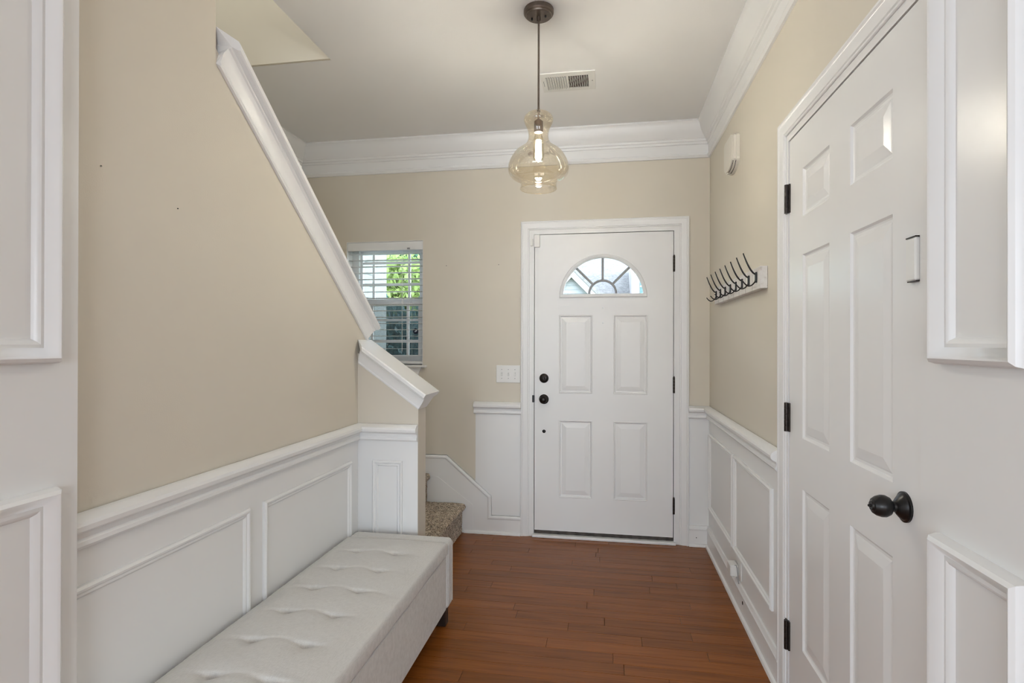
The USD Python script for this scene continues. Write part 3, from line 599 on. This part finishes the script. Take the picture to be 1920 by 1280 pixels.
# ------------------------------------------------------------------ coat rack
cr = thing('coat_rack', 'white wooden wall rack with eight black wire hooks', 'coat rack', (0, -.84, 1.59))
ry0, ry1 = -1.328, -.338
obj('board', bx(-.031, -.001, ry0, ry1, 1.543, 1.636, .0015), 'rack', cr)
for y in np.linspace(ry0, ry1, 9)[1:-1]: obj('board_groove', bx(-.0316, -.030, y-.0012, y+.0012, 1.544, 1.635), 'grille', cr)
hy = np.linspace(ry0+.052, ry1-.062, 8)
for y in hy:
    hk = []
    t = np.linspace(0, 1, 14)
    for s in (-1, 1):   # two strands meet at the tips
        up = [(-.034-.052*tt, y+s*(.0046*math.sin(PI*min(1, tt*.95+.12))+.0006), 1.606+.004*tt+.087*tt**1.75) for tt in t]
        lo = [(-.034-.053*tt, y+s*(.0042*math.sin(PI*min(1, tt*.9+.15))+.0006), 1.582-.090*tt*(1-tt)-.004*tt) for tt in t]
        hk += [tube(up, .0024, 8), tube(lo, .0024, 8)]
    plate = [rbox(-.038, -.0312, y-.009, y+.009, 1.571, 1.616, .003, 10)]+[cyl((-.037, y, z), (-.0395, y, z), .0035, 10) for z in (1.578, 1.609)]
    h = obj('hook', cat(hk), 'black', cr, 40)
    obj('back_plate', cat(plate), 'black', h, 30)

# ------------------------------------------------------------------ small wall things
sw = thing('light_switch', 'white triple toggle switch plate left of the entry door', 'light switch', (-1.323, 0, 1.1))
obj('plate', rbox(-1.407, -1.2395, -.0065, -.0001, 1.041, 1.160, .003, 12), 'plastic', sw, 40)
for x in (-1.369, -1.323, -1.277):
    obj('toggle', cat([bx(x-.0055, x+.0055, -.009, -.005, 1.089, 1.113, .001), bx(x-.004, x+.004, -.017, -.006, 1.101, 1.110, .0015)]), 'plastic', sw)
    obj('toggle_slot', bx(x-.0062, x+.0062, -.0069, -.0060, 1.088, 1.1005), 'grille', sw)
    for z in (1.070, 1.131): obj('plate_screw', cyl((x, -.006, z), (x, -.0072, z), .003, 10), 'grille', sw)
vt = thing('ceiling_vent', 'white louvred air register in the ceiling behind the pendant', 'air vent', (-.866, -.735, CEIL))
vx0, vx1, vy0, vy1 = -1.012, -.722, -.838, -.622
fr = sbox(vx0, vy0, vx1, vy1)
banks = ((-.988, -.873), (-.866, -.757)); slots = []
for b0, b1 in banks:
    for k in range(9):
        c = b0+(k+.5)*(b1-b0)/9; slots.append((c, sbox(c-.0046, -.798, c+.0046, -.655)))
for c, s in slots: fr = fr.difference(s)
TC = lambda a, b, v: (a, b, CEIL-v)
obj('face_plate', slab(TC, fr, .0005, .006), 'plastic', vt)
for c, s in slots:
    l = bx(-.0006, .0006, -.798, -.655, -.0055, .0055); l.apply_transform(trimesh.transformations.rotation_matrix(math.radians(30 if c < -.87 else -6), (0, 1, 0))); l.apply_translation((c, 0, CEIL-.0075))
    obj('louvre', l, 'plastic', vt)
for b0, b1 in banks: obj('slot_shade_sheet', bx(b0, b1, -.799, -.654, CEIL-.0015, CEIL-.0003), 'dark', vt)  # near-black sheet painted in for the shade behind the slots
obj('damper_lever', bx(-1.0005, -.9985, -.755, -.70, CEIL-.009, CEIL-.004), 'grille', vt)
obj('vent_screw', cat([cyl((x, -.73, CEIL-.006), (x, -.73, CEIL-.0075), .0035, 10) for x in (-.737,)]), 'grille', vt)
ch = thing('door_chime', 'cream doorbell chime box high on the right wall', 'door chime', (0, -.715, 2.3))
def shield(s):
    w, yc = .115*s, -.715; t = np.linspace(0, PI, 24)
    pts = [(yc+w, 2.365), (yc+w*.8, 2.378), (yc-w*.8, 2.378), (yc-w, 2.365)]
    pts += [(yc-w*math.cos(a), 2.252-.050*s*math.sin(a)) for a in t]
    return Polygon(pts)
obj('base', slab(TR, shield(1.0), 0.0005, .016), 'ivory', ch)
obj('cover', slab(TR, shield(.93), .016, .028), 'ivory', ch)
obj('front_plate', slab(TR, shield(.80), .028, .036), 'ivory', ch)
for s, v in ((.97, .0165), (.88, .0285)):
    obj('sound_slot', tube([(-v, -.715-.115*s*math.cos(a), 2.252-.050*s*math.sin(a)+.001) for a in np.linspace(.30, 1.7, 20)], .0018, 6), 'dark', ch, 40)
ol = thing('wall_outlet', 'white outlet plate low on the right wall', 'outlet', (0, -.86, .2))
obj('plate', rbox(-.011, -.0051, -.905, -.832, .150, .262, .002, 8), 'plastic', ol, 40)
ad = thing('plug_adapter', 'white plug-in adapter with a short cord at the right wall outlet', 'adapter', (-.03, -.80, .19))
obj('body', bx(-.052, -.0115, -.868, -.792, .157, .213, .005), 'plastic', ad)
obj('cord', tube([(-.030, -.868, .215), (-.028, -.885, .222), (-.026, -.896, .210), (-.024, -.900, .180), (-.022, -.900, .150), (-.019, -.898, .1365)], .0022, 8), 'grille', ad, 40)
for (y, z, n) in ((-2.592, 1.75, 'near the left pier'), (-2.34, 1.704, 'right of the other one')):
    obj('wall_nail', cyl((XL-.004, y, z), (XL+.002, y, z), .0018, 10), 'black', None, label='tiny dark nail in the beige left wall, '+n, category='nail', group='nails in the left wall')
for (x, n) in ((-1.766, 'nearer the stair window'), (-1.393, 'nearer the entry door')):
    obj('wall_nail', cyl((x, .004, 1.853), (x, -.002, 1.853), .0026, 10), 'black', None, label='tiny dark nail in the front wall, '+n, category='nail', group='nails in the front wall')

# ------------------------------------------------------------------ outdoors
obj('lawn', bx(-60, 60, .15, 80, -.5, -.25), 'grass', None, label='green front lawn outside the house', kind='structure')
obj('street', bx(-60, 60, 11, 15, -.26, -.245), 'asphalt', None, label='grey street across the front lawn', kind='structure')
gw = thing('garage_wing', 'pale sided wing of the house left of the stair window', 'house wing', (-3.87, 2, 0))
obj('wall', bx(-6, -3.875, .15, 4.0, -.3, 4.0), 'wsiding', gw)
for k in range(24):
    z = .0+.16*k
    b = slab(lambda a, b_, v: (-3.875+v, a, b_), sbox(.15, z, 3.62, z+.166), 0, .012); obj('siding_board', b, 'wsiding', gw)
obj('corner_board', bx(-3.98, -3.85, 3.60, 4.02, -.3, 4.0, .004), 'wsiding', gw)
def leaves(center, radii, n, size, seed, shell=.55):
    rg = np.random.default_rng(seed)
    d = rg.normal(size=(n, 3)); d /= np.linalg.norm(d, axis=1)[:, None]
    rad = (shell+(1-shell)*rg.random(n)**.6)*(0.75+.5*meshkit.fbm(d*2.5+seed, 3, seed))
    c = np.array(center)+d*rad[:, None]*np.array(radii)
    a = rg.normal(size=(n, 3)); a /= np.linalg.norm(a, axis=1)[:, None]; b = np.cross(a, rg.normal(size=(n, 3))); b /= np.linalg.norm(b, axis=1)[:, None]
    s = size*(.6+.8*rg.random(n))[:, None]
    v = np.stack([c-a*s, c+b*s*.45, c+a*s, c-b*s*.45], 1).reshape(-1, 3); q = np.arange(4*n).reshape(-1, 4)
    return trimesh.Trimesh(v, np.vstack([q[:, [0, 1, 2]], q[:, [0, 2, 3]]]), process=False)
def tree(x, y, h, rad, m, label, seed, n=7000, size=.09, name='tree'):
    t = thing(name, label, 'tree', (x, y, -.25))
    obj('trunk', tube([(x, y, -.25), (x+.05, y, h*.3), (x-.03, y+.05, h*.6), (x, y, h*.85)], np.array([.13, .10, .07, .03]), 8), 'bark', t, 40)
    parts = []; rg = np.random.default_rng(seed)
    for k in range(5):
        o = rg.normal(size=3)*np.array([.35, .35, .28])*rad; parts.append(leaves((x+o[0], y+o[1], h*.62+o[2]), (rad*.7, rad*.7, h*.33), n//5, size, seed+k, .25))
    obj('foliage', cat(parts), m, t)
def bush(x, y, r, h, m, label, seed, n=5000, size=.05):
    t = thing('shrub', label, 'shrub', (x, y, -.25))
    obj('stem', tube([(x, y, -.25), (x, y, 0), (x+.03, y, h*.6)], np.array([.03, .025, .01]), 6), 'bark', t, 40)
    obj('foliage', leaves((x, y, h*.48), (r, r, h*.55), n, size, seed, .35), m, t)
bush(-4.30, 5.3, .55, 2.0, 'leaf_dark', 'dark green shrub behind the lower sash, beside the pale corner board', 31, 8000)
bush(-3.18, 5.2, .50, 1.95, 'leaf_dark', 'dark green shrub behind the lower sash, to the right of its neighbours', 32, 8000)
bush(-3.95, 6.5, .62, 2.1, 'leaf_dark', 'dark green shrub seen between and behind the two nearer shrubs', 33, 8000)
tree(-5.5, 9.3, 3.4, 1.0, 'leaf_bright', 'sunlit yellow-green tree outside the stair window', 41, 7000, .10)
tree(-7.2, 12.6, 3.6, 1.1, 'leaf_bright', 'sunlit yellow-green tree farther off than its twin', 42, 6000, .10)
tree(-8.4, 17.5, 7.2, 2.3, 'leaf_mid', 'tall green tree behind the sunlit trees', 43, 9000, .20)
tree(-13.8, 22.0, 8.2, 2.8, 'leaf_mid', 'tall green tree farthest left outside', 44, 8000, .24)
nh = thing('neighbour_house', 'pale house across the street with a grey shingle roof and blue gable', 'house', (0, 22, 0))
TN = lambda a, b, v: (a, 20-v, b)
obj('wall', bx(-5.0, 1.5, 21.3, 21.5, -.3, 3.0), 'wsiding', nh)
rf = slab(lambda a, b, v: (a, 21.0+(b)*math.cos(.62)-v*math.sin(.62), 2.9+b*math.sin(.62)+v*math.cos(.62)), sbox(-5.4, 0, 1.8, 7.5), 0, .12); obj('main_roof', rf, 'shingle', nh)
apex = (-2.116, 4.10); hw = 2.2
obj('gable_wall', slab(TN, Polygon([(apex[0]-hw, -.3), (apex[0]+hw, -.3), (apex[0]+hw, apex[1]-hw*1.02), apex, (apex[0]-hw, apex[1]-hw*1.02)]), -1.4, 0), 'siding', nh)
for k in range(9):
    z = 2.55+.17*k; w = (apex[1]-z-.05)/1.02
    if w > .1: obj('siding_board', slab(TN, sbox(apex[0]-w, z, apex[0]+w, z+.155), .001, .02), 'siding', nh)
for s in (-1, 1):
    p = [(apex[0], apex[1]+.36), (apex[0]+s*(hw+.3), apex[1]+.36-(hw+.3)*1.02), (apex[0]+s*(hw+.3), apex[1]-.03-(hw+.3)*1.02), (apex[0], apex[1]-.03)]
    obj('gable_fascia', slab(TN, Polygon(p), -.05, .25), 'fascia', nh)
    p2 = [(apex[0], apex[1]+.54), (apex[0]+s*(hw+.45), apex[1]+.54-(hw+.45)*1.02), (apex[0]+s*(hw+.45), apex[1]+.33-(hw+.45)*1.02), (apex[0], apex[1]+.33)]
    obj('gable_roof', slab(TN, Polygon(p2), -3.0, .3), 'shingle', nh)
obj('tower_wall', bx(.36, 3.5, 20, 23, -.3, 4.9), 'fascia', nh)
obj('dark_window', bx(.70, 1.7, 19.95, 20.0, 3.2, 4.15), 'shutter', nh)
obj('window_bar', cat([bx(.70, 1.7, 19.93, 19.96, 3.64, 3.70), bx(1.17, 1.23, 19.93, 19.96, 3.2, 4.15)]), 'fascia', nh)
